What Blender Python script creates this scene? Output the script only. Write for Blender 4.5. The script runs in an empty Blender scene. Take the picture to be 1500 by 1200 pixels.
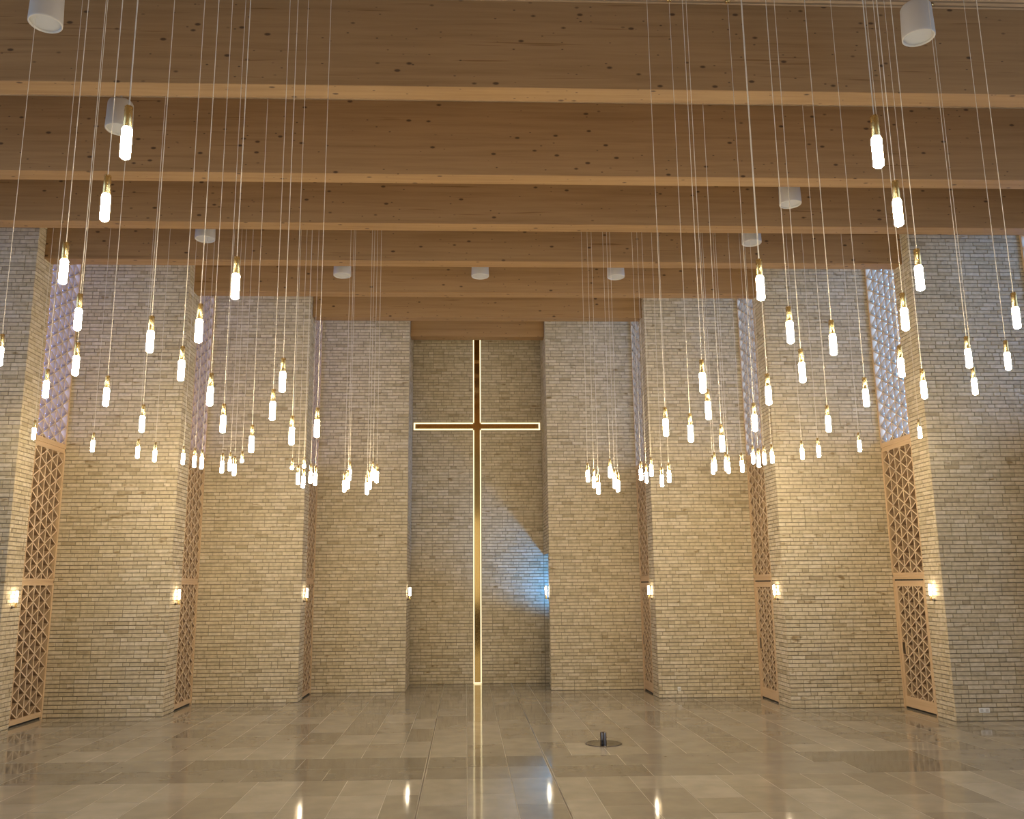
import bpy, bmesh, math, random
from mathutils import Matrix, Vector

random.seed(7)
S = bpy.context.scene
COL = S.collection

# ------------------------------------------------------------------ camera
FPX, CX = 1295.98, 730.85
FWD = Vector((0.03739, 0.98026991, 0.19409508)); RGT = Vector((0.99930075, -0.03668535, -0.00722487))
UPV = Vector((-0.0000381, -0.1942295, 0.98095612)); CAM = Vector((-0.2556, 0.0, 2.10))
cd = bpy.data.cameras.new('camera'); cam = bpy.data.objects.new('camera', cd); COL.objects.link(cam)
cd.sensor_fit = 'HORIZONTAL'; cd.sensor_width = 36.0; cd.lens = FPX * 36.0 / 1500.0
cd.shift_x = (750 - CX) / 1500.0; cd.clip_end = 200
m = Matrix((RGT, UPV, -FWD)).transposed().to_4x4(); m.translation = CAM
cam.matrix_world = m
S.camera = cam
def project(P):
    d = Vector(P) - CAM; z = d.dot(FWD)
    if z < .1: return None
    return CX + FPX * d.dot(RGT) / z, 600 - FPX * d.dot(UPV) / z

# ------------------------------------------------------------------ world, exposure
W = bpy.data.worlds.new('dusk'); S.world = W; W.use_nodes = True
W.node_tree.nodes['Background'].inputs['Color'].default_value = (0.35, 0.5, 0.8, 1)
W.node_tree.nodes['Background'].inputs['Strength'].default_value = 0.03
S.view_settings.view_transform = 'Standard'; S.view_settings.look = 'None'
S.view_settings.exposure = 0.35; S.view_settings.gamma = 1.0
S.view_settings.use_curve_mapping = False

LAMP = 126.0        # radiance of the glowing glass tubes
SCONCE = 34.0
DAY = 4.8           # radiance of the dusk sky seen in the high windows
SLIT = 1.5          # light line round the cross

# ------------------------------------------------------------------ measured plan (metres)
WK = {1: 1.467, 2: 3.346, 3: 5.264, 4: 7.210, 5: 9.160, 6: 11.10}     # half widths at each step
DK = {1: 18.528, 2: 17.090, 3: 15.499, 4: 13.866, 5: 12.24}            # depth of each front-facing brick panel
BK = {2: 17.603, 3: 16.1045, 4: 14.4157, 5: 12.79}                     # where brick return meets lattice
DA = 19.895; HB = 7.43; TB = 0.272; ZC = 8.50
FK = [8.796, 10.906, 12.536, 14.101, 15.731, 17.267, 18.706]           # beam faces

# ------------------------------------------------------------------ materials
def mat(name):
    m = bpy.data.materials.new(name); m.use_nodes = True
    return m, m.node_tree.nodes, m.node_tree.links, m.node_tree.nodes['Principled BSDF']
def plain(name, col, rough=.5, metal=0.0, spec=None):
    m, n, l, b = mat(name)
    b.inputs['Base Color'].default_value = (*col, 1); b.inputs['Roughness'].default_value = rough
    b.inputs['Metallic'].default_value = metal
    if spec is not None: b.inputs['Specular IOR Level'].default_value = spec
    tc = n.new('ShaderNodeTexCoord'); no = n.new('ShaderNodeTexNoise'); no.inputs['Scale'].default_value = 30
    mr = n.new('ShaderNodeMapRange'); mr.inputs['To Min'].default_value = max(.02, rough - .06); mr.inputs['To Max'].default_value = rough + .06
    l.new(tc.outputs['Object'], no.inputs['Vector']); l.new(no.outputs['Fac'], mr.inputs['Value']); l.new(mr.outputs['Result'], b.inputs['Roughness'])
    return m
def glow(name, col, strength):
    m = bpy.data.materials.new(name); m.use_nodes = True; n = m.node_tree.nodes; l = m.node_tree.links
    n.remove(n['Principled BSDF']); e = n.new('ShaderNodeEmission')
    e.inputs['Color'].default_value = (*col, 1); e.inputs['Strength'].default_value = strength
    l.new(e.outputs['Emission'], n['Material Output'].inputs['Surface'])
    return m
def ramp(n, stops):
    r = n.new('ShaderNodeValToRGB'); e = r.color_ramp.elements
    while len(e) < len(stops): e.new(.5)
    for i, (p, c) in enumerate(stops): e[i].position = p; e[i].color = (*c, 1)
    return r
def piece_random(n, l):
    """one random value for each brick: object random plus a per-face attribute"""
    oi = n.new('ShaderNodeObjectInfo'); at = n.new('ShaderNodeAttribute'); at.attribute_name = 'rnd'
    a = n.new('ShaderNodeMath'); a.operation = 'ADD'; f = n.new('ShaderNodeMath'); f.operation = 'FRACT'
    l.new(oi.outputs['Random'], a.inputs[0]); l.new(at.outputs['Fac'], a.inputs[1]); l.new(a.outputs[0], f.inputs[0])
    return f.outputs[0]
def brick_material():
    m, n, l, b = mat('cream brick')
    r = piece_random(n, l)
    rp = ramp(n, [(0, (.43, .345, .22)), (.05, (.52, .43, .288)), (.35, (.57, .474, .325)), (.7, (.60, .505, .355)), (1, (.64, .55, .41))])
    l.new(r, rp.inputs['Fac'])
    geo = n.new('ShaderNodeNewGeometry')
    no = n.new('ShaderNodeTexNoise'); no.inputs['Scale'].default_value = 14; no.inputs['Detail'].default_value = 5
    l.new(geo.outputs['Position'], no.inputs['Vector'])
    r2 = ramp(n, [(.3, (.80, .79, .77)), (.7, (1.07, 1.07, 1.07))]); l.new(no.outputs['Fac'], r2.inputs['Fac'])
    mx = n.new('ShaderNodeMix'); mx.data_type = 'RGBA'; mx.blend_type = 'MULTIPLY'; mx.inputs['Factor'].default_value = 1
    l.new(rp.outputs['Color'], mx.inputs['A']); l.new(r2.outputs['Color'], mx.inputs['B'])
    # burnt patches on some bricks
    mp = n.new('ShaderNodeMapping'); mp.inputs['Scale'].default_value = (3.2, 3.2, 9)
    n2 = n.new('ShaderNodeTexNoise'); n2.inputs['Scale'].default_value = 1.3; n2.inputs['Detail'].default_value = 2
    l.new(geo.outputs['Position'], mp.inputs['Vector']); l.new(mp.outputs['Vector'], n2.inputs['Vector'])
    r3 = ramp(n, [(.66, (1, 1, 1)), (.76, (.55, .47, .36))]); l.new(n2.outputs['Fac'], r3.inputs['Fac'])
    m2 = n.new('ShaderNodeMix'); m2.data_type = 'RGBA'; m2.blend_type = 'MULTIPLY'; m2.inputs['Factor'].default_value = 1
    l.new(mx.outputs['Result'], m2.inputs['A']); l.new(r3.outputs['Color'], m2.inputs['B'])
    l.new(m2.outputs['Result'], b.inputs['Base Color'])
    b.inputs['Roughness'].default_value = .85; b.inputs['Specular IOR Level'].default_value = .25
    bp = n.new('ShaderNodeBump'); bp.inputs['Strength'].default_value = .35; bp.inputs['Distance'].default_value = .004
    n3 = n.new('ShaderNodeTexNoise'); n3.inputs['Scale'].default_value = 60; n3.inputs['Detail'].default_value = 4
    l.new(geo.outputs['Position'], n3.inputs['Vector']); l.new(n3.outputs['Fac'], bp.inputs['Height']); l.new(bp.outputs['Normal'], b.inputs['Normal'])
    return m
def far_brick_material():
    m, n, l, b = mat('brick beyond the frame')
    tc = n.new('ShaderNodeTexCoord'); sp = n.new('ShaderNodeSeparateXYZ'); ad = n.new('ShaderNodeMath'); cb = n.new('ShaderNodeCombineXYZ')
    l.new(tc.outputs['Object'], sp.inputs[0]); l.new(sp.outputs['X'], ad.inputs[0]); l.new(sp.outputs['Y'], ad.inputs[1])
    l.new(ad.outputs[0], cb.inputs['X']); l.new(sp.outputs['Z'], cb.inputs['Y'])
    t = n.new('ShaderNodeTexBrick'); t.inputs['Scale'].default_value = 1; t.inputs['Brick Width'].default_value = .24; t.inputs['Row Height'].default_value = .0667
    t.inputs['Mortar Size'].default_value = .006; t.inputs['Color1'].default_value = (.60, .52, .39, 1); t.inputs['Color2'].default_value = (.50, .42, .30, 1); t.inputs['Mortar'].default_value = (.38, .32, .235, 1)
    l.new(cb.outputs[0], t.inputs['Vector']); l.new(t.outputs['Color'], b.inputs['Base Color']); b.inputs['Roughness'].default_value = .9
    return m
def wood(name, axis, dark, light, knots=0.0, rough=.55, obj_var=False):
    """timber with grain along axis 0/1/2 in object space"""
    m, n, l, b = mat(name)
    tc = n.new('ShaderNodeTexCoord'); mp = n.new('ShaderNodeMapping')
    sc = [9.0, 9.0, 9.0]; sc[axis] = .35
    mp.inputs['Scale'].default_value = sc
    vec = tc.outputs['Object']
    if obj_var:
        oi = n.new('ShaderNodeObjectInfo'); vm = n.new('ShaderNodeVectorMath'); vm.operation = 'SCALE'; vm.inputs[0].default_value = (37, 53, 71)
        va = n.new('ShaderNodeVectorMath'); va.operation = 'ADD'
        l.new(oi.outputs['Random'], vm.inputs['Scale']); l.new(tc.outputs['Object'], va.inputs[0]); l.new(vm.outputs[0], va.inputs[1]); vec = va.outputs[0]
    l.new(vec, mp.inputs['Vector'])
    no = n.new('ShaderNodeTexNoise'); no.inputs['Scale'].default_value = 1.5; no.inputs['Detail'].default_value = 6; no.inputs['Roughness'].default_value = .6; no.inputs['Distortion'].default_value = .3
    l.new(mp.outputs['Vector'], no.inputs['Vector'])
    mid = tuple((a + c) / 2 for a, c in zip(dark, light))
    rp = ramp(n, [(.25, dark), (.42, mid), (.6, light), (.8, mid)]); l.new(no.outputs['Fac'], rp.inputs['Fac'])
    out = rp.outputs['Color']
    if knots:
        m2 = n.new('ShaderNodeMapping'); s2 = [4.6, 4.6, 4.6]; s2[axis] = 2.3; m2.inputs['Scale'].default_value = s2
        l.new(vec, m2.inputs['Vector'])
        for size, sel, scl, col in ((knots, .75, 1.55, (.10, .055, .028)), (knots * .8, .6, 2.9, (.13, .075, .04))):
            v = n.new('ShaderNodeTexVoronoi'); v.inputs['Scale'].default_value = scl; l.new(m2.outputs['Vector'], v.inputs['Vector'])
            k = n.new('ShaderNodeMapRange'); k.inputs['From Min'].default_value = size * .55; k.inputs['From Max'].default_value = size; k.inputs['To Min'].default_value = 1; k.inputs['To Max'].default_value = 0
            l.new(v.outputs['Distance'], k.inputs['Value'])
            sx = n.new('ShaderNodeSeparateColor'); l.new(v.outputs['Color'], sx.inputs[0])
            g = n.new('ShaderNodeMath'); g.operation = 'GREATER_THAN'; g.inputs[1].default_value = 1 - sel; l.new(sx.outputs[0], g.inputs[0])
            mu = n.new('ShaderNodeMath'); mu.operation = 'MULTIPLY'; l.new(k.outputs['Result'], mu.inputs[0]); l.new(g.outputs[0], mu.inputs[1])
            mx = n.new('ShaderNodeMix'); mx.data_type = 'RGBA'; l.new(mu.outputs[0], mx.inputs['Factor']); l.new(out, mx.inputs['A']); mx.inputs['B'].default_value = (*col, 1)
            out = mx.outputs['Result']
        # long resin streaks
        m3 = n.new('ShaderNodeMapping'); s3 = [26.0, 26.0, 26.0]; s3[axis] = .9; m3.inputs['Scale'].default_value = s3; l.new(vec, m3.inputs['Vector'])
        n3 = n.new('ShaderNodeTexNoise'); n3.inputs['Scale'].default_value = 1; n3.inputs['Detail'].default_value = 1; l.new(m3.outputs['Vector'], n3.inputs['Vector'])
        r3 = ramp(n, [(.70, (1, 1, 1)), (.78, (.66, .58, .5))]); l.new(n3.outputs['Fac'], r3.inputs['Fac'])
        mx = n.new('ShaderNodeMix'); mx.data_type = 'RGBA'; mx.blend_type = 'MULTIPLY'; mx.inputs['Factor'].default_value = 1
        l.new(out, mx.inputs['A']); l.new(r3.outputs['Color'], mx.inputs['B']); out = mx.outputs['Result']
    l.new(out, b.inputs['Base Color']); b.inputs['Roughness'].default_value = rough
    b.inputs['Specular IOR Level'].default_value = .3
    return m
def stone_material(name='polished limestone', f=1.0):
    m, n, l, b = mat(name)
    r = piece_random(n, l)
    rp = ramp(n, [(p, tuple(f * c for c in q)) for p, q in ((0, (.265, .232, .18)), (.3, (.31, .275, .215)), (.65, (.345, .308, .245)), (1, (.395, .355, .29)))]); l.new(r, rp.inputs['Fac'])
    geo = n.new('ShaderNodeNewGeometry'); no = n.new('ShaderNodeTexNoise'); no.inputs['Scale'].default_value = 3.5; no.inputs['Detail'].default_value = 7
    l.new(geo.outputs['Position'], no.inputs['Vector'])
    r2 = ramp(n, [(.3, (.86, .86, .85)), (.7, (1.08, 1.08, 1.08))]); l.new(no.outputs['Fac'], r2.inputs['Fac'])
    mx = n.new('ShaderNodeMix'); mx.data_type = 'RGBA'; mx.blend_type = 'MULTIPLY'; mx.inputs['Factor'].default_value = 1
    l.new(rp.outputs['Color'], mx.inputs['A']); l.new(r2.outputs['Color'], mx.inputs['B']); l.new(mx.outputs['Result'], b.inputs['Base Color'])
    mr = n.new('ShaderNodeMapRange'); mr.inputs['To Min'].default_value = .045; mr.inputs['To Max'].default_value = .085
    l.new(no.outputs['Fac'], mr.inputs['Value']); l.new(mr.outputs['Result'], b.inputs['Roughness'])
    b.inputs['IOR'].default_value = 1.45
    bp = n.new('ShaderNodeBump'); bp.inputs['Strength'].default_value = .05; bp.inputs['Distance'].default_value = .003
    n3 = n.new('ShaderNodeTexNoise'); n3.inputs['Scale'].default_value = 2.2; n3.inputs['Detail'].default_value = 2
    l.new(geo.outputs['Position'], n3.inputs['Vector']); l.new(n3.outputs['Fac'], bp.inputs['Height']); l.new(bp.outputs['Normal'], b.inputs['Normal'])
    return m

BRICK = brick_material(); FARBRICK = far_brick_material()
MORTAR = plain('mortar', (.27, .22, .155), .95, spec=.1)
BEAM = wood('glulam spruce', 0, (.275, .157, .066), (.375, .225, .102), knots=.15)
SLAT_SHADE = wood('pine slat side', 2, (.33, .22, .125), (.42, .29, .175), obj_var=True)  # darkened to put the shade of the lattice cells into the colour
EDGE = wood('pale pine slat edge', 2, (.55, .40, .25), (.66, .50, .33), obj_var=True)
FRAME = wood('pine frame', 2, (.50, .335, .185), (.60, .42, .25), obj_var=True)
RAIL = wood('pine rail', 1, (.50, .335, .185), (.60, .42, .25), obj_var=True)
BACK = plain('brown backing board', (.10, .058, .03), .8)
CEIL = wood('ceiling batten', 0, (.42, .28, .15), (.55, .38, .22))
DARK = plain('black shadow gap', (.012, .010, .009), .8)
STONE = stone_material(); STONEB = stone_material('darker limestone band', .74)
GROUT = plain('pale grout', (.42, .375, .30), .4)
BRASS = plain('brass', (.82, .60, .25), .27, 1.0)
BRASSP = plain('polished brass plate', (.80, .57, .24), .10, 1.0)
STEEL = plain('dark polished steel', (.20, .215, .25), .08, 1.0)
GUN = plain('dark bronze', (.16, .13, .11), .3, 1.0)
CABLE = plain('pale cable', (.72, .64, .52), .4, 0.0)
WHITE = plain('white enamel', (.55, .51, .45), .45)
GRILLE = plain('light grey grille', (.50, .49, .47), .7)
PLASTIC = plain('white plastic', (.74, .72, .66), .4)
TUBE = glow('lit glass tube', (1.0, .82, .52), LAMP)
TUBEW = glow('lit sconce tube', (1.0, .84, .58), SCONCE)
LINE = glow('warm light line', (1.0, .82, .45), SLIT)
SKYR = glow('dusk daylight window', (.21, .44, 1.0), DAY * 1.3)
SKYL = glow('dim daylight window', (.25, .38, 1.0), DAY * .85)
SIDEFILL = glow('front daylight window', (.46, .66, 1.0), DAY * .62)  # cool fill light for the added side windows out of view

# ------------------------------------------------------------------ mesh helpers
class MB:
    def __init__(s): s.v = []; s.f = []; s.a = []
    def add(s, vs, fs, rnd=0.0):
        o = len(s.v); s.v += [tuple(v) for v in vs]; s.f += [tuple(i + o for i in f) for f in fs]; s.a += [rnd] * len(fs); return s
    def box(s, x0, x1, y0, y1, z0, z1, rnd=0.0):
        x0, x1 = sorted((x0, x1)); y0, y1 = sorted((y0, y1)); z0, z1 = sorted((z0, z1))
        return s.add([(x0, y0, z0), (x1, y0, z0), (x1, y1, z0), (x0, y1, z0), (x0, y0, z1), (x1, y0, z1), (x1, y1, z1), (x0, y1, z1)],
                     [(3, 2, 1, 0), (4, 5, 6, 7), (0, 1, 5, 4), (1, 2, 6, 5), (2, 3, 7, 6), (3, 0, 4, 7)], rnd)
    def lathe(s, prof, seg=16, c=(0, 0, 0), caps=True):
        vs = []; fs = []
        for r, z in prof:
            for i in range(seg):
                a = 2 * math.pi * i / seg; vs.append((c[0] + r * math.cos(a), c[1] + r * math.sin(a), c[2] + z))
        for j in range(len(prof) - 1):
            for i in range(seg):
                k = (i + 1) % seg; fs.append((j * seg + i, j * seg + k, (j + 1) * seg + k, (j + 1) * seg + i))
        if caps: fs.append(tuple(range(seg))[::-1]); fs.append(tuple((len(prof) - 1) * seg + i for i in range(seg)))
        return s.add(vs, fs)
    def mesh(s, name, material, smooth=False):
        me = bpy.data.meshes.new(name); me.from_pydata(s.v, [], s.f); me.materials.append(material)
        if any(s.a):
            at = me.attributes.new('rnd', 'FLOAT', 'FACE'); at.data.foreach_set('value', s.a)
        if smooth:
            me.polygons.foreach_set('use_smooth', [len(p.vertices) == 4 for p in me.polygons])
        me.update(); return me
    def build(s, name, material, parent=None, smooth=False, bevel=0.0):
        o = link(name, s.mesh(name, material, smooth), parent)
        if bevel:
            bm = bmesh.new(); bm.from_mesh(o.data); bmesh.ops.recalc_face_normals(bm, faces=bm.faces)
            bmesh.ops.bevel(bm, geom=bm.edges[:], offset=bevel, segments=1, affect='EDGES'); bm.to_mesh(o.data); bm.free()
        return o
def link(name, data, parent=None, loc=None, rz=0.0):
    o = bpy.data.objects.new(name, data); COL.objects.link(o)
    if parent is not None: o.parent = parent
    if loc is not None: o.location = loc
    if rz: o.rotation_euler = (0, 0, rz)
    return o
def tag(o, label=None, cat=None, group=None, kind=None):
    if label: o['label'] = label
    if cat: o['category'] = cat
    if group: o['group'] = group
    if kind: o['kind'] = kind
    return o
def empty(name, loc=(0, 0, 0), rz=0.0):
    o = link(name, None, None, loc, rz); o.empty_display_size = .1; return o
SIDE = {-1: 'left', 1: 'right'}

# ================================================================== FLOOR
def wall_depth(x):
    x = abs(x)
    for k in (1, 2, 3, 4, 5):
        if x < WK[k]: return DA if k == 1 else DK[k - 1]
    return DK[5]
fl = MB().box(-11.3, 11.3, -6.2, 20.1, -.12, -.0012).build('floor', GROUT)
tag(fl, 'grey beige polished stone slab floor with thin joints', 'floor', kind='structure')
XB = [.24, .72, 1.07, 1.55, 2.03, 2.52, 3.0, 3.48]
while XB[-1] < 11.0: XB.append(XB[-1] + .48)
cols = [(-.24, .24)] + [(a, b) for a, b in zip(XB, XB[1:])] + [(-b, -a) for a, b in zip(XB, XB[1:])] + [(.24, .72), (-.72, -.24)]
cols = sorted(set((round(a, 3), round(b, 3)) for a, b in cols))
slab_me = MB().box(-.5, .5, -.5, .5, -.03, 0).mesh('slab', STONE)
slabb_me = MB().box(-.5, .5, -.5, .5, -.03, 0).mesh('slab', STONEB)
rest = MB(); G = .0035
def slab(x0, x1, y0, y1):
    g = G
    cx, cy = (x0 + x1) / 2, (y0 + y1) / 2
    near = [project((x, y, 0)) for x in (x0, x1) for y in (y0, y1)]
    vis = y1 > 8.3 and any(p and -30 < p[0] < 1530 and p[1] < 1215 for p in near)
    if vis:
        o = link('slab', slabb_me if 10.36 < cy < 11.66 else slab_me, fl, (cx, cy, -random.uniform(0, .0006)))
        o.scale = (x1 - x0 - 2 * g, y1 - y0 - 2 * g, 1)
        o.rotation_euler = (random.gauss(0, .0004), random.gauss(0, .0004), 0)
    else: rest.box(x0 + g, x1 - g, y0 + g, y1 - g, -.03, -.0003, random.random())
for a, b in cols:
    a2, b2 = a, b
    if abs(a - .72) < .01: a2 = a + .010
    if abs(b - .72) < .01: b2 = b - .010
    if abs(a + .72) < .01: a2 = a + .010
    if abs(b + .72) < .01: b2 = b - .010
    top = max(wall_depth(a + .02), wall_depth(b - .02)) + .004
    # beyond the cross band
    y = 11.65
    while y < top - .01:
        L = random.choice((.55, .72, .86, 1.0, 1.12)); e = y + L
        if top - e < .35: e = top
        slab(a2, b2, y, min(e, top)); y = e
    # in front of it
    y = 10.37
    while y > -6:
        L = random.choice((.6, .72, .86, 1.05, 1.2)); slab(a2, b2, max(y - L, -6.1), y); y -= L
for y0, y1 in ((10.37, 11.01), (11.01, 11.65)):
    for s in (-1, 1):
        x = .734 if s > 0 else -.734
        while abs(x) < 11:
            L = random.choice((.9, 1.1, 1.35, 1.5)); slab(*sorted((x, x + s * L)), y0, y1); x += s * L
        slab(*sorted((s * .24, s * .706)), y0, y1)
    slab(-.24, .24, y0, y1)
tag(rest.build('distant_slabs', STONE, fl), kind='stuff')
for s in (-1, 1):
    MB().box(s * .72 - .006, s * .72 + .006, 1, 17.6   , -.02, -.001).build('service_slot', GUN, fl)

# ================================================================== BRICKWORK
CH, BH, JT = .0667, .0535, .0085
def brick_geo(L, h, d, j=.0):
    hx, hz, bv = L / 2, h / 2, .004
    r = lambda: random.uniform(-j, j)
    v = [(-hx + bv + r(), 0, -hz + bv + r()), (hx - bv + r(), 0, -hz + bv + r()), (hx - bv + r(), 0, hz - bv + r()), (-hx + bv + r(), 0, hz - bv + r()),
         (-hx, bv, -hz), (hx, bv, -hz), (hx, bv, hz), (-hx, bv, hz), (-hx, d, -hz), (hx, d, -hz), (hx, d, hz), (-hx, d, hz)]
    f = [(0, 1, 2, 3), (4, 5, 1, 0), (5, 6, 2, 1), (6, 7, 3, 2), (7, 4, 0, 3), (8, 9, 5, 4), (9, 10, 6, 5), (10, 11, 7, 6), (11, 8, 4, 7)]
    return v, f
STR = [MB().add(*brick_geo(.228, BH, .04, .0022)).mesh('brick', BRICK) for _ in range(6)]
HDR = [MB().add(*brick_geo(.108, BH, .04, .0022)).mesh('brick', BRICK) for _ in range(4)]
def lay(org, ud, nrm, Lu, z0, z1, holes=()):
    """courses of stretchers and headers on one face -> list of bricks"""
    out = []; i = int(round(z0 / CH)); rz = {(0, -1): 0.0, (1, 0): math.pi / 2, (-1, 0): -math.pi / 2}[nrm]
    while i * CH + BH <= z1 + .01:
        zc = i * CH + CH / 2
        spans = [(0.0, Lu)]
        for (a, b, c, d) in holes:
            if c < zc < d:
                ns = []
                for (p, q) in spans:
                    if b <= p or a >= q: ns.append((p, q))
                    else:
                        if a > p: ns.append((p, a))
                        if b < q: ns.append((b, q))
                spans = ns
        for (p, q) in spans:
            u = p; first = random.choice((.06, .108, .228, .17, .228))
            while u < q - .02:
                L = first if first else (.228 if random.random() < .78 else .108); first = None
                if u + L > q or q - (u + L) < .06: L = q - u
                uc = u + L / 2
                out.append((org[0] + ud[0] * uc, org[1] + ud[1] * uc, zc, L, rz, nrm)); u += L + JT
        i += 1
    return out
def brickwork(wall, bricks):
    def score(b):
        x, y, z, L, rz, n = b
        p = project((x, y, z))
        if p is None or not (-8 < p[0] < 1508 and -5 < p[1] < 1205) or z > 7.6: return 0
        d = (Vector((x, y, z)) - CAM); f = abs(d.x * n[0] + d.y * n[1]) / d.length
        return L * (f + .02) / d.length_squared
    full = [b for b in bricks if abs(b[3] - .228) < .002 or abs(b[3] - .108) < .002]
    full.sort(key=score, reverse=True); chosen = set(id(b) for b in full[:300] if score(b) > 0)
    st = MB()
    for b in bricks:
        x, y, z, L, rz, n = b; pr = random.uniform(-.003, .003); jz = random.uniform(-.0015, .0015)
        x += n[0] * pr; y += n[1] * pr; z += jz
        if id(b) in chosen:
            o = link('brick', random.choice(STR if L > .2 else HDR), wall, (x, y, z)); o.rotation_euler = (random.gauss(0, .006), 0, rz)
        else:
            v, f = brick_geo(max(L, .03), BH, .04, .0022); c, s = math.cos(rz), math.sin(rz)
            st.add([(x + a * c - b2 * s, y + a * s + b2 * c, z + e) for a, b2, e in v], f, random.uniform(.001, 1))
    tag(st.build('remaining_bricks', BRICK, wall), kind='stuff')

ORD = {1: 'innermost', 2: 'second', 3: 'third', 4: 'outermost'}
for s in (-1, 1):
    for k in (1, 2, 3, 4):
        w0, w1, D = WK[k], WK[k + 1], DK[k]; yb = BK.get(k, DA)
        b = MB(); R = .012
        b.box(s * (w0 + R), s * (w1 + .25), D + R, D + .22, 0, ZC)
        if k == 1 and s > 0:
            b.box(s * (w0 + R), s * (w0 + .28), D + .22, DA, 2.735, ZC)
        else:
            b.box(s * (w0 + R), s * (w0 + .30), D + .22, yb, 0, ZC)
        wl = b.build('wall_' + SIDE[s], MORTAR)
        tag(wl, {1: 'cream brick wall beside the cross niche on the %s', 2: 'cream brick wall step next outward from the %s niche wall',
                 3: 'cream brick wall step with two lattice screens either side on the %s', 4: 'widest cream brick wall step at the %s edge of the picture'}[k] % SIDE[s],
            'wall', kind='structure')
        br = lay((w0 if s > 0 else -w1, D), (1, 0), (0, -1), w1 - w0, 0, ZC)
        if s < 0: br += lay((-w0, D + .012), (0, 1), (1, 0), yb - D - .012, 0, ZC)
        else:
            L = yb - D - .012
            hol = ((0, DA - 18.75, 0, 2.735),) if k == 1 else ()
            br += lay((w0, yb), (0, -1), (-1, 0), L, 0, ZC, hol)
        brickwork(wl, br)
# niche back wall with the cross slot
cw, a0, a1 = .098, 5.562, 5.740
b = MB()
for x0, x1 in ((-1.6, -cw), (cw, 3.0)):
    b.box(x0, x1, DA + .012, DA + .06, 0, a0); b.box(x0, x1, DA + .012, DA + .06, a1, ZC)
b.box(-1.6, -1.452, DA + .012, DA + .06, a0, a1); b.box(1.452, 3.0, DA + .012, DA + .06, a0, a1)
b.box(-1.6, 3.0, DA + .06, DA + .30, 0, ZC)
wb = b.build('wall_back', MORTAR)
tag(wb, 'cream brick niche wall holding the tall lit cross', 'wall', kind='structure')
br = lay((-WK[1], DA), (1, 0), (0, -1), 2 * WK[1], 0, ZC, ((WK[1] - cw, WK[1] + cw, 0, 9), (.012, 2 * WK[1] - .012, a0, a1)))
br += lay((WK[1] + .012, DA), (1, 0), (0, -1), 1.3, 0, 2.72)
brickwork(wb, br)
# passage behind the opening on the right of the niche
ps = MB().box(WK[1] + .29, 3.0, DK[1] + .22, DA, 2.74, 2.95)
ps.box(2.85, 3.0, DK[1] + .22, DA, 0, 2.74)
tag(ps.build('wall_passage', FARBRICK), 'brick side passage behind the niche opening', 'wall', kind='structure')

# walls beyond the frame, closing the room
for s in (-1, 1):
    b = MB()
    b.box(s * WK[5], s * WK[6], DK[5], DK[5] + .3, 0, ZC); b.box(s * WK[5], s * (WK[5] + .3), DK[5] + .3, BK[5], 0, ZC)
    zw = ((4.5, 7.4),)
    ys = [-6.0, -4.2, -2.2, -.4, 1.6, 3.4, 5.4, 7.2, 9.2, DK[5]]
    for i in range(0, len(ys), 2): b.box(s * WK[6], s * (WK[6] + .3), ys[i], ys[i + 1], 0, ZC)
    for i in range(1, len(ys) - 1, 2):
        b.box(s * WK[6], s * (WK[6] + .3), ys[i], ys[i + 1], 0, .9); b.box(s * WK[6], s * (WK[6] + .3), ys[i], ys[i + 1], 7.6, ZC)
    tag(b.build('wall_%s_front' % SIDE[s], FARBRICK), 'cream brick side wall nearest the viewer on the ' + SIDE[s], 'wall', kind='structure')
b = MB().box(-11.4, -1.0, -6.3, -6.0, 0, ZC).box(1.0, 11.4, -6.3, -6.0, 0, ZC).box(-1.0, 1.0, -6.3, -6.0, 5.6, ZC)
tag(b.build('wall_rear', FARBRICK), 'cream brick wall behind the viewer with tall glazed entrance', 'wall', kind='structure')

# ceiling
cl = MB().box(-11.4, 11.4, -6.3, 20.2, ZC + .03, ZC + .2).build('ceiling', plain('dark ceiling board', (.07, .05, .035), .9))
tag(cl, 'dark ceiling lined with narrow timber battens', 'ceiling', kind='structure')
b = MB(); y = -6.0
while y < 19.9:
    b.box(-11.2, 11.2, y, y + .045, ZC - .005, ZC + .03); y += .075
tag(b.build('ceiling_battens', CEIL, cl), kind='stuff')

# ================================================================== BEAMS
BW = [WK[6], WK[6], WK[5], WK[4], WK[3], WK[2], WK[1]]
BL = ['deep knotty glulam beam crossing the top of the picture', 'glulam beam second from the top of the picture', 'glulam beam third from the top, wider than the brick steps below',
      'glulam beam resting on the outermost brick steps', 'glulam beam resting on the third brick steps', 'glulam beam resting on the second brick steps', 'short glulam beam over the cross niche']
for i, (y, w) in enumerate(zip(FK, BW)):
    o = empty('ceiling_beam', (0, y + TB / 2, HB)); tag(o, BL[i], 'beam', 'glulam ceiling beams')
    p = MB().box(-w + .004, w - .004, -TB / 2, TB / 2, 0, ZC - HB - .006).build('timber', BEAM, o, bevel=.005)
    # shift the grain so that no two beams look alike
    p.location = (0, 0, 0)
    me = p.data
    dx = 31.7 * i
    me.transform(Matrix.Translation((dx, 3.1 * i, 1.7 * i))); p.location = (-dx, -3.1 * i, -1.7 * i)

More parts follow.
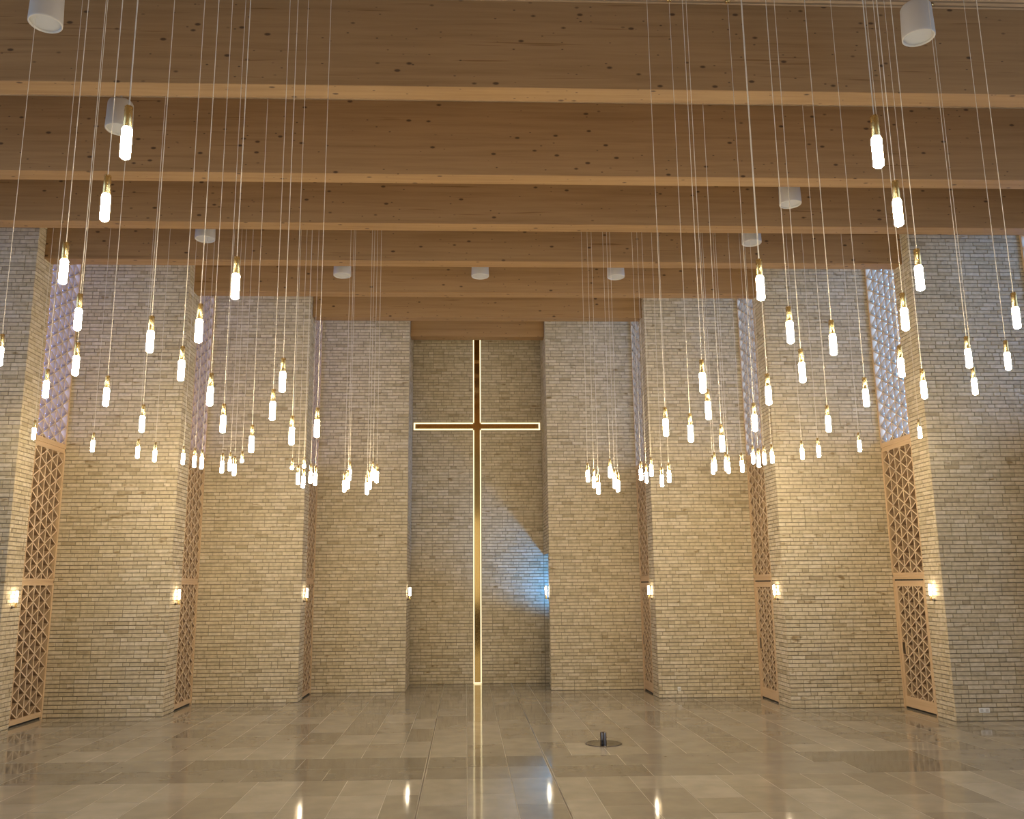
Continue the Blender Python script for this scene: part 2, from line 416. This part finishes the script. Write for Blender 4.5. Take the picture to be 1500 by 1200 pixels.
# ================================================================== LATTICE SCREENS
SD = .075
slat_diag = MB().box(-SD / 2, SD / 2, -.010, .010, -.5, .5).mesh('diagonal_slat', SLAT_SHADE)
slat_vert = MB().box(-SD / 2 + .002, SD / 2, -.013, .013, -.5, .5).mesh('upright_slat', SLAT_SHADE)
for me in (slat_diag, slat_vert):        # paler front and back, darker sides: cell shading painted into the slats
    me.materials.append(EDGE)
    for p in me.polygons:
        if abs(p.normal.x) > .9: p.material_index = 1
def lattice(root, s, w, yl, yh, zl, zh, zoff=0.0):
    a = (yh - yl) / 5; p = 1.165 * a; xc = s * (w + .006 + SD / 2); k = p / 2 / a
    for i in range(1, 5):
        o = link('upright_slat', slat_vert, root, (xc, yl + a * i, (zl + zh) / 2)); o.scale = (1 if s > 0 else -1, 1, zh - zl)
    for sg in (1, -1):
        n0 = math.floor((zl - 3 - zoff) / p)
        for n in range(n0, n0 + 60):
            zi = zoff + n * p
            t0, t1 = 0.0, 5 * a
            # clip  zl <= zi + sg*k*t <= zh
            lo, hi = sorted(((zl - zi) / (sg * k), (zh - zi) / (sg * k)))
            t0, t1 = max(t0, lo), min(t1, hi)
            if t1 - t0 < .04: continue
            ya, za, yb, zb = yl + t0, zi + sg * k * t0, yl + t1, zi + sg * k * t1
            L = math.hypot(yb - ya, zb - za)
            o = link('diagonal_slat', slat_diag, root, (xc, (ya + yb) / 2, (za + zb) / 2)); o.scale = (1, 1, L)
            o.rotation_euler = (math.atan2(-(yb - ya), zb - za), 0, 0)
PLACE = {2: 'nearest the cross niche', 3: 'between the second and third brick steps', 4: 'between the third and outermost brick steps', 5: 'at the outer edge of the picture'}
wn = dn = 0
for s in (-1, 1):
    for k in (2, 3, 4, 5):
        w, y0, y1 = WK[k], BK[k], DK[k - 1]
        X = lambda d: s * (w + d)
        ja, jb = .025, .05
        # ---- high window
        wn += 1; r = empty('window_%d' % wn, (0, 0, 0))
        tag(r, 'high daylight window behind timber lattice on the %s %s' % (SIDE[s], PLACE[k]), 'window', kind='structure')
        MB().box(X(0), X(.13), y0, y0 + ja, 4.50, ZC - .03).build('jamb', FRAME, r)
        MB().box(X(-.004), X(.13), y1 - jb, y1, 4.50, ZC - .03).build('jamb', FRAME, r)
        MB().box(X(0), X(.13), y0 + ja, y1 - jb, 4.50, 4.54).build('sill', RAIL, r)
        lattice(r, s, w, y0 + ja, y1 - jb, 4.54, ZC - .04, .03)
        MB().box(X(.095), X(.105), y0 + ja, y1 - jb, 4.54, ZC - .04).build('pane', SKYR if s > 0 else SKYL, r)
        # ---- middle screen
        r = empty('lattice_screen', (0, 0, 0))
        tag(r, 'pine lattice screen under the window on the %s %s' % (SIDE[s], PLACE[k]), 'lattice screen', 'middle lattice screens')
        MB().box(X(0), X(.13), y0, y0 + ja, 2.25, 4.38).build('jamb', FRAME, r)
        MB().box(X(-.004), X(.13), y1 - jb, y1, 2.25, 4.38).build('jamb', FRAME, r)
        for z, d in ((4.38, .004), (4.42, .014), (4.46, -.004)): MB().box(X(d), X(.13), y0, y1, z, z + (.04 if z < 4.46 else .038)).build('rail', RAIL, r)
        for z, d in ((2.14, .0), (2.177, .012), (2.214, .004)): MB().box(X(d), X(.13), y0, y1, z, z + .036).build('rail', RAIL, r)
        lattice(r, s, w, y0 + ja, y1 - jb, 2.25, 4.38, .12)
        MB().box(X(.09), X(.11), y0 + ja, y1 - jb, 2.25, 4.38).build('backing_board', BACK, r)
        # ---- door
        dn += 1; r = empty('door_%d' % dn, (0, 0, 0))
        tag(r, 'pine lattice door on the %s %s' % (SIDE[s], PLACE[k]), 'door', kind='structure')
        MB().box(X(.02), X(.13), y0, y1, 0, .03).build('shadow_gap', DARK, r)
        MB().box(X(-.004), X(.13), y1 - jb, y1, 0, 2.14).build('jamb', FRAME, r)
        if s > 0:
            MB().box(X(0), X(.13), y0, y0 + .03, 0, 2.14).build('jamb', FRAME, r)
            ya, yb = y0 + .03, y1 - jb
            MB().box(X(.012), X(.13), ya, yb, 2.115, 2.14).build('shadow_gap', DARK, r)
            lf = MB().box(X(.002), X(.10), ya, ya + .055, .03, 2.115).build('leaf_stile', FRAME, r)
            MB().box(X(.002), X(.10), yb - .085, yb, .03, 2.115).build('leaf_stile', FRAME, r)
            MB().box(X(.002), X(.10), ya + .055, yb - .085, 2.02, 2.115).build('leaf_rail', RAIL, r)
            MB().box(X(.002), X(.10), ya + .055, yb - .085, .03, .20).build('leaf_rail', RAIL, r)
            lattice(r, s, w + .002, ya + .055, yb - .085, .20, 2.02, .05)
            MB().box(X(.10), X(.11), ya, yb, .03, 2.115).build('backing_board', DARK, r)
            h = MB().box(X(-.003), X(.05), yb - .20, yb - .085, .88, 1.10).build('handle_frame', FRAME, r)
            MB().box(X(-.006), X(.0), yb - .185, yb - .10, .895, 1.085).build('handle_plate', GUN, h)
        else:
            MB().box(X(0), X(.13), y0, y0 + ja, 0.03, 2.14).build('jamb', FRAME, r)
            MB().box(X(.002), X(.10), y0 + ja, y1 - jb, .03, .11).build('leaf_rail', RAIL, r)
            lattice(r, s, w, y0 + ja, y1 - jb, .11, 2.14, .0)
            MB().box(X(.09), X(.11), y0 + ja, y1 - jb, .03, 2.14).build('backing_board', BACK, r)
# windows beyond the frame, added and sized to whiten the brick returns
for s in (-1, 1):
    for q, (y0, y1) in zip(('fourth', 'third', 'second', 'first'), ((-4.2, -2.2), (-.4, 1.6), (3.4, 5.4), (7.2, 9.2))):
        wn += 1; r = empty('window_%d' % wn, (0, 0, 0))
        tag(r, '%s tall window past the %s picture edge, nearer the viewer' % (q, SIDE[s]), 'window', kind='structure')
        MB().box(s * 11.2, s * 11.21, y0 + .05, y1 - .05, 0.95, 7.55).build('pane', SIDEFILL, r)
        f = MB().box(s * 11.1, s * 11.25, y0, y0 + .05, .9, 7.6).box(s * 11.1, s * 11.25, y1 - .05, y1, .9, 7.6).box(s * 11.1, s * 11.25, y0, y1, .9, .95).box(s * 11.12, s * 11.23, y0, y1, 4.2, 4.26).box(s * 11.1, s * 11.25, y0, y1, 7.55, 7.6)
        f.build('window_frame', FRAME, r)
dn += 1; r = empty('door_%d' % dn, (0, 0, 0))  # unseen entrance, added so its glow reflects in the brass cross
tag(r, 'tall glazed entrance behind the viewer', 'door', kind='structure')
MB().box(-.95, .95, -6.12, -6.10, 1.2, 5.5).build('pane', glow('lit lobby glazing', (1.0, .85, .6), .7), r)
MB().box(-.95, .95, -6.12, -6.08, 0, 1.2).build('lower_panel', BACK, r)
MB().box(-1, -.95, -6.2, -6.0, 0, 5.6).box(.95, 1, -6.2, -6.0, 0, 5.6).box(-.95, .95, -6.2, -6.0, 5.5, 5.6).build('door_frame', FRAME, r)

# ================================================================== CROSS
cr = empty('cross', (0, DA, 0)); tag(cr, 'tall slender brass cross with glowing edges set in the niche wall', 'cross')
hw, g = .062, .034
MB().box(-hw, hw, -.002, .03, .03, ZC - .05).build('upright', BRASSP, cr, bevel=.002)
for s in (-1, 1):
    MB().box(s * hw, s * 1.405, -.002, .03, 5.598, 5.704).build('arm', BRASSP, cr, bevel=.002)
    for z0, z1 in ((.03, 5.564), (5.738, ZC - .05)):
        MB().box(s * (hw + .004), s * .088, .036, .042, z0, z1).build('light_strip', LINE, cr)
    for z0, z1 in ((5.566, 5.594), (5.708, 5.736)):
        MB().box(s * .092, s * 1.44, .036, .042, z0, z1).build('light_strip', LINE, cr)
    MB().box(s * 1.41, s * 1.445, .036, .042, 5.566, 5.736).build('light_strip', LINE, cr)
MB().box(-.09, .09, -.004, .03, .006, .028).build('light_strip', LINE, cr)

# ================================================================== PENDANTS
PEND = [
(-2.00,4.26,4.25,0),(-2.42,5.06,4.25,0),(-2.95,5.74,4.09,0),(-3.23,6.64,4.03,0),(-3.60,7.50,3.88,0),(-4.39,8.67,3.93,0),
(-6.68,13.23,4.26,0),(-4.41,7.81,4.04,0),(-3.64,8.28,3.77,0),(-5.87,13.39,4.10,0),(-2.69,6.69,3.87,0),(-3.63,9.21,3.68,0),
(-5.14,13.24,3.98,0),(-4.89,13.25,3.93,0),(-2.60,7.18,3.76,0),(-2.20,6.29,3.84,0),(-4.69,13.94,3.98,0),(-4.30,13.25,3.84,0),
(-4.24,13.41,3.84,0),(-1.78,5.65,3.96,0),(-2.51,7.72,3.66,0),(-2.66,8.72,3.59,0),(-2.50,9.25,3.47,0),(-2.04,8.09,3.60,0),
(-1.80,7.33,3.70,0),(-1.98,8.72,3.47,0),(-1.70,8.52,3.51,0),(-3.85,13.11,3.74,0),(-3.96,13.95,3.88,0),(-3.67,13.11,3.70,0),
(-2.76,13.26,3.58,0),(-2.71,13.42,3.55,0),(-2.63,13.58,3.64,0),(-2.53,13.42,3.59,0),(-2.07,13.27,3.47,0),(-2.04,13.42,3.53,0),
(-2.06,13.75,3.70,0),(-1.75,13.42,3.45,0),(-1.73,13.58,3.54,0),(-1.70,13.74,3.70,0),(-1.62,13.57,3.64,0),(1.89,4.19,4.21,0),
(2.38,4.97,4.22,0),(2.79,5.55,4.01,0),(3.05,6.29,3.95,0),(4.05,6.50,4.03,0),(2.69,6.76,3.88,0),(4.23,7.50,3.96,0),
(4.99,8.72,3.98,0),(4.92,8.02,4.07,0),(3.64,7.56,3.89,0),(4.15,8.16,3.82,0),(3.60,8.21,3.75,0),(3.62,9.18,3.67,0),
(6.67,13.07,4.24,0),(4.97,13.44,3.97,0),(5.10,13.12,3.96,0),(5.67,12.97,4.02,0),(1.76,5.71,3.99,0),(2.24,6.48,3.90,0),
(2.60,7.21,3.76,0),(1.78,7.35,3.70,0),(2.06,8.22,3.63,0),(2.53,7.87,3.70,0),(2.67,8.72,3.60,0),(1.73,8.59,3.53,0),
(2.01,8.72,3.49,0),(2.46,9.18,3.46,0),(1.59,13.28,3.61,0),(1.72,13.54,3.55,0),(1.74,13.23,3.42,0),(1.97,13.51,3.70,0),
(2.01,13.37,3.52,0),(2.01,13.08,3.44,0),(2.40,13.27,3.63,0),(2.57,13.70,3.64,0),(2.61,13.50,3.72,0),(2.67,13.06,3.51,0),
(2.81,13.19,3.59,0),(3.57,13.49,3.75,0),(3.65,13.66,3.82,0),(3.83,13.66,3.82,0),(3.81,13.48,3.76,0),(3.88,13.02,3.72,0),
(4.26,13.64,3.93,0),(4.23,13.30,3.83,0),(4.32,13.30,3.87,0),(4.56,13.63,3.94,0),(-3.65,13.45,3.94,1),(-2.89,13.45,3.83,1),
(-2.76,13.72,3.89,1),]
Lb, Lg, rb, rg = .115, .175, .0210, .0260
holder_me = MB().lathe([(.004, Lb + .004), (.019, Lb + .004), (rb, Lb), (rb, .0), (.017, -.004)], 16).mesh('holder', BRASS, True)
tube_me = MB().lathe([(.006, -Lg), (.016, -Lg + .003), (rg, -Lg + .012), (rg, -.012), (.0205, .0)], 14).mesh('glass_tube', TUBE, True)
short_me = MB().lathe([(.006, -.055), (.016, -.05), (rg, -.042), (rg, -.012), (.0205, .0)], 14).mesh('glass_tube', TUBE, True)
cable_me = MB().lathe([(.0029, 0), (.0029, 1)], 6).mesh('cable', CABLE, True)
cap_me = MB().lathe([(.02, -.03), (.028, -.022), (.028, 0)], 12).mesh('ceiling_cap', BRASS, True)
def words(i, row):
    return ''
def pendant(x, y, z, short, label, group):
    lg = .055 if short else Lg
    r = empty('pendant_lamp', (x, y, z + lg)); tag(r, label, 'lamp', group)
    link('holder', holder_me, r); link('glass_tube', short_me if short else tube_me, r)
    c = link('cable', cable_me, r, (0, 0, Lb)); c.scale = (1, 1, ZC - .006 - (z + lg + Lb))
    link('ceiling_cap', cap_me, r, (0, 0, ZC - .006 - (z + lg)))
# labels: the lamps are ranked by height in the picture within each hanging cluster
rows = [(p, project((p[0], p[1], p[2] + .1))) for p in PEND]
def cluster(p): return ('left' if p[0] < 0 else 'right', 'near' if p[1] < 12 else 'far')
ORDN = ['first', 'second', 'third', 'fourth', 'fifth', 'sixth', 'seventh', 'eighth', 'ninth', 'tenth', 'eleventh', 'twelfth', 'thirteenth', 'fourteenth', 'fifteenth',
        'sixteenth', 'seventeenth', 'eighteenth', 'nineteenth', 'twentieth', 'twenty-first', 'twenty-second', 'twenty-third', 'twenty-fourth', 'twenty-fifth',
        'twenty-sixth', 'twenty-seventh', 'twenty-eighth', 'twenty-ninth', 'thirtieth']
for side in ('left', 'right'):
    for dist in ('near', 'far'):
        grp = [r for r in rows if cluster(r[0]) == (side, dist)]
        if dist == 'near': grp.sort(key=lambda r: r[1][1])
        else: grp.sort(key=lambda r: r[1][0], reverse=(side == 'left'))
        for i, (p, q) in enumerate(grp):
            if dist == 'near':
                lab = ('topmost' if i == 0 else ORDN[i] + ' from the top') + ' of the larger glowing tube lamps hanging on the ' + side
                if i == len(grp) - 1: lab = 'lowest of the larger glowing tube lamps hanging on the ' + side
            else:
                lab = '%s small far glowing tube lamp counting outward from the cross on the %s' % (ORDN[i], side)
                if p[3]: lab = '%s small far lamp outward from the cross on the %s, short stubby bulb' % (ORDN[i], side)
            pendant(*p, lab, '%s tube pendants on the %s' % ('larger near' if dist == 'near' else 'small far', side))

# ================================================================== SCONCES
scup = MB().lathe([(.010, -.085), (.0155, -.082), (.0165, -.075), (.0165, .0), (.012, .003)], 16).mesh('cup', BRASS, True)
stube = MB().lathe([(.016, 0), (.0195, .01), (.0195, .155), (.016, .168), (.006, .172)], 14).mesh('glass_tube', TUBEW, True)
for s in (-1, 1):
    for k in (1, 2, 3, 4):
        y = {1: 18.66, 2: (DK[2] + BK[2]) / 2 + .03, 3: (DK[3] + BK[3]) / 2, 4: (DK[4] + BK[4]) / 2 + .01}[k]
        r = empty('wall_sconce', (s * (WK[k] - .062), y, 1.885))
        tag(r, 'lit brass tube wall light on the %s brick step %s' % (SIDE[s], {1: 'at the cross niche corner', 2: 'second out from the niche', 3: 'third out from the niche', 4: 'nearest the picture edge'}[k]), 'wall light', 'brass wall sconces')
        link('cup', scup, r); link('glass_tube', stube, r)
        ul = bpy.data.lights.new('uplight', 'SPOT'); ul.energy = 5; ul.color = (1, .80, .48); ul.spot_size = math.radians(50); ul.spot_blend = .8; ul.shadow_soft_size = .012
        u = link('uplight', ul, r, (0, 0, .18)); u.rotation_euler = (0, math.pi - s * math.radians(6), 0)
        b = MB(); b.lathe([(.022, 0), (.024, .004), (.024, .014), (.008, .018), (.008, .06)], 14)
        o = b.build('wall_bracket', GUN, r, True); o.rotation_euler = (0, -s * math.pi / 2, 0); o.location = (s * .062, 0, -.072)

# ================================================================== CEILING SPEAKERS
sp_prof = [(.10, .37), (.135, .36), (.147, .335), (.157, .02), (.156, .006), (.150, 0), (.142, .004), (.140, .022)]
body_me = MB().lathe(sp_prof[::-1], 32, caps=False).mesh('body', WHITE, True)
gr_me = MB().lathe([(.02, .030), (.139, .021)], 32).mesh('grille', GRILLE, True)
top_me = MB().lathe([(.012, ZC - 7.5), (.012, .37)][::-1], 10).mesh('stem', WHITE, True)
lid_me = MB().lathe([(.05, .372), (.10, .37)], 24).mesh('cap', WHITE)
for (x, y, lab) in ((-4.36, 7.9, 'white round ceiling speaker in the top left corner'), (-4.43, 9.95, 'white round ceiling speaker behind the topmost left lamp'),
                    (-4.39, 13.4, 'white round ceiling speaker left, beside the third brick step'), (-2.45, 15.05, 'left of three white round speakers under the far beam'),
                    (0, 15.05, 'white round speaker directly above the cross'), (2.44, 15.05, 'right of three white round speakers under the far beam'),
                    (4.38, 13.4, 'white round ceiling speaker right, smaller and lower of the two adjacent ones'), (4.47, 11.9, 'white round ceiling speaker right of centre under the second beam'),
                    (4.33, 7.9, 'white round ceiling speaker in the top right corner')):
    r = empty('ceiling_speaker', (x, y, 7.5)); tag(r, lab, 'speaker', 'white ceiling speakers')
    link('body', body_me, r); link('grille', gr_me, r); link('stem', top_me, r); link('cap', lid_me, r)

# ================================================================== FLOOR PLATE WITH POST
r = empty('floor_mount', (1.585, 12.42, 0)); tag(r, 'round shiny steel floor plate with short dark post on the right', 'floor fitting')
MB().lathe([(.236, .0015), (.236, .005), (.230, .007), (.215, .006), (.02, .0055)], 48).build('plate', STEEL, r, True)
MB().lathe([(.242, .0005), (.244, .004), (.238, .008), (.234, .0075)], 48, caps=False).build('rim', GUN, r, True)
po = MB().lathe([(.043, .005), (.043, .142), (.040, .148), (.034, .148), (.034, .11)], 28, caps=False).build('post', GUN, r, True)
MB().lathe([(.0335, .105), (.0335, .112)], 20).build('socket', DARK, po, True)
MB().box(-.030, -.004, -.046, -.030, .008, .052).build('notch', DARK, po)

# ================================================================== SOCKET OUTLETS
def outlet(x, y, z, w, h, label, n):
    r = empty('wall_outlet', (x, y, z)); tag(r, label, 'outlet')
    MB().box(-w / 2, w / 2, -.012, 0, -h / 2, h / 2).build('cover', PLASTIC, r, bevel=.002)
    for i in range(n):
        cx = (i - (n - 1) / 2) * w / n
        MB().box(cx - .022, cx + .022, -.0135, -.011, -.022, .022).build('socket_face', WHITE, r)
outlet(7.652, DK[4] - .003, .163, .168, .072, 'white double socket low on the outermost right brick wall', 2)
outlet(3.728, DK[2] - .003, .162, .06, .075, 'small white socket low on the second right brick wall', 1)

# ================================================================== BLUE UPLIGHT IN THE PASSAGE
r = empty('passage_uplight', (2.60, 19.02, 1.30)); tag(r, 'small blue uplight hidden behind the niche opening', 'lamp')
MB().lathe([(.03, -.12), (.035, -.1), (.035, -.02), (.03, -.02)], 14).build('housing', GUN, r, True)
MB().lathe([(.012, -1.30), (.012, -.12)], 8).build('stand', GUN, r, True)
ld = bpy.data.lights.new('blue_beam', 'SPOT'); ld.energy = 420; ld.color = (.06, .36, 1.0); ld.spot_size = math.radians(72); ld.spot_blend = 1.0; ld.shadow_soft_size = .16
lo = bpy.data.objects.new('beam', ld); COL.objects.link(lo); lo.parent = r
d = Vector((1.30, 19.9, 2.60)) - Vector((2.60, 19.02, 1.30)); lo.rotation_euler = d.to_track_quat('-Z', 'Y').to_euler()

# ================================================================== put each joinery root at the foot of its own piece
def rebase(r, L):
    L = Vector(L)
    for c in r.children: c.location = c.location - L
    r.location = L
for r in [x for x in S.objects if x.type == 'EMPTY' and x.name.split('_')[0] in ('window', 'door', 'lattice')]:
    lo = [min((c.matrix_basis @ v.co)[i] for c in r.children for v in c.data.vertices) for i in range(3)]
    hi = [max((c.matrix_basis @ v.co)[i] for c in r.children for v in c.data.vertices) for i in range(3)]
    rebase(r, ((lo[0] + hi[0]) / 2, (lo[1] + hi[1]) / 2, lo[2]))
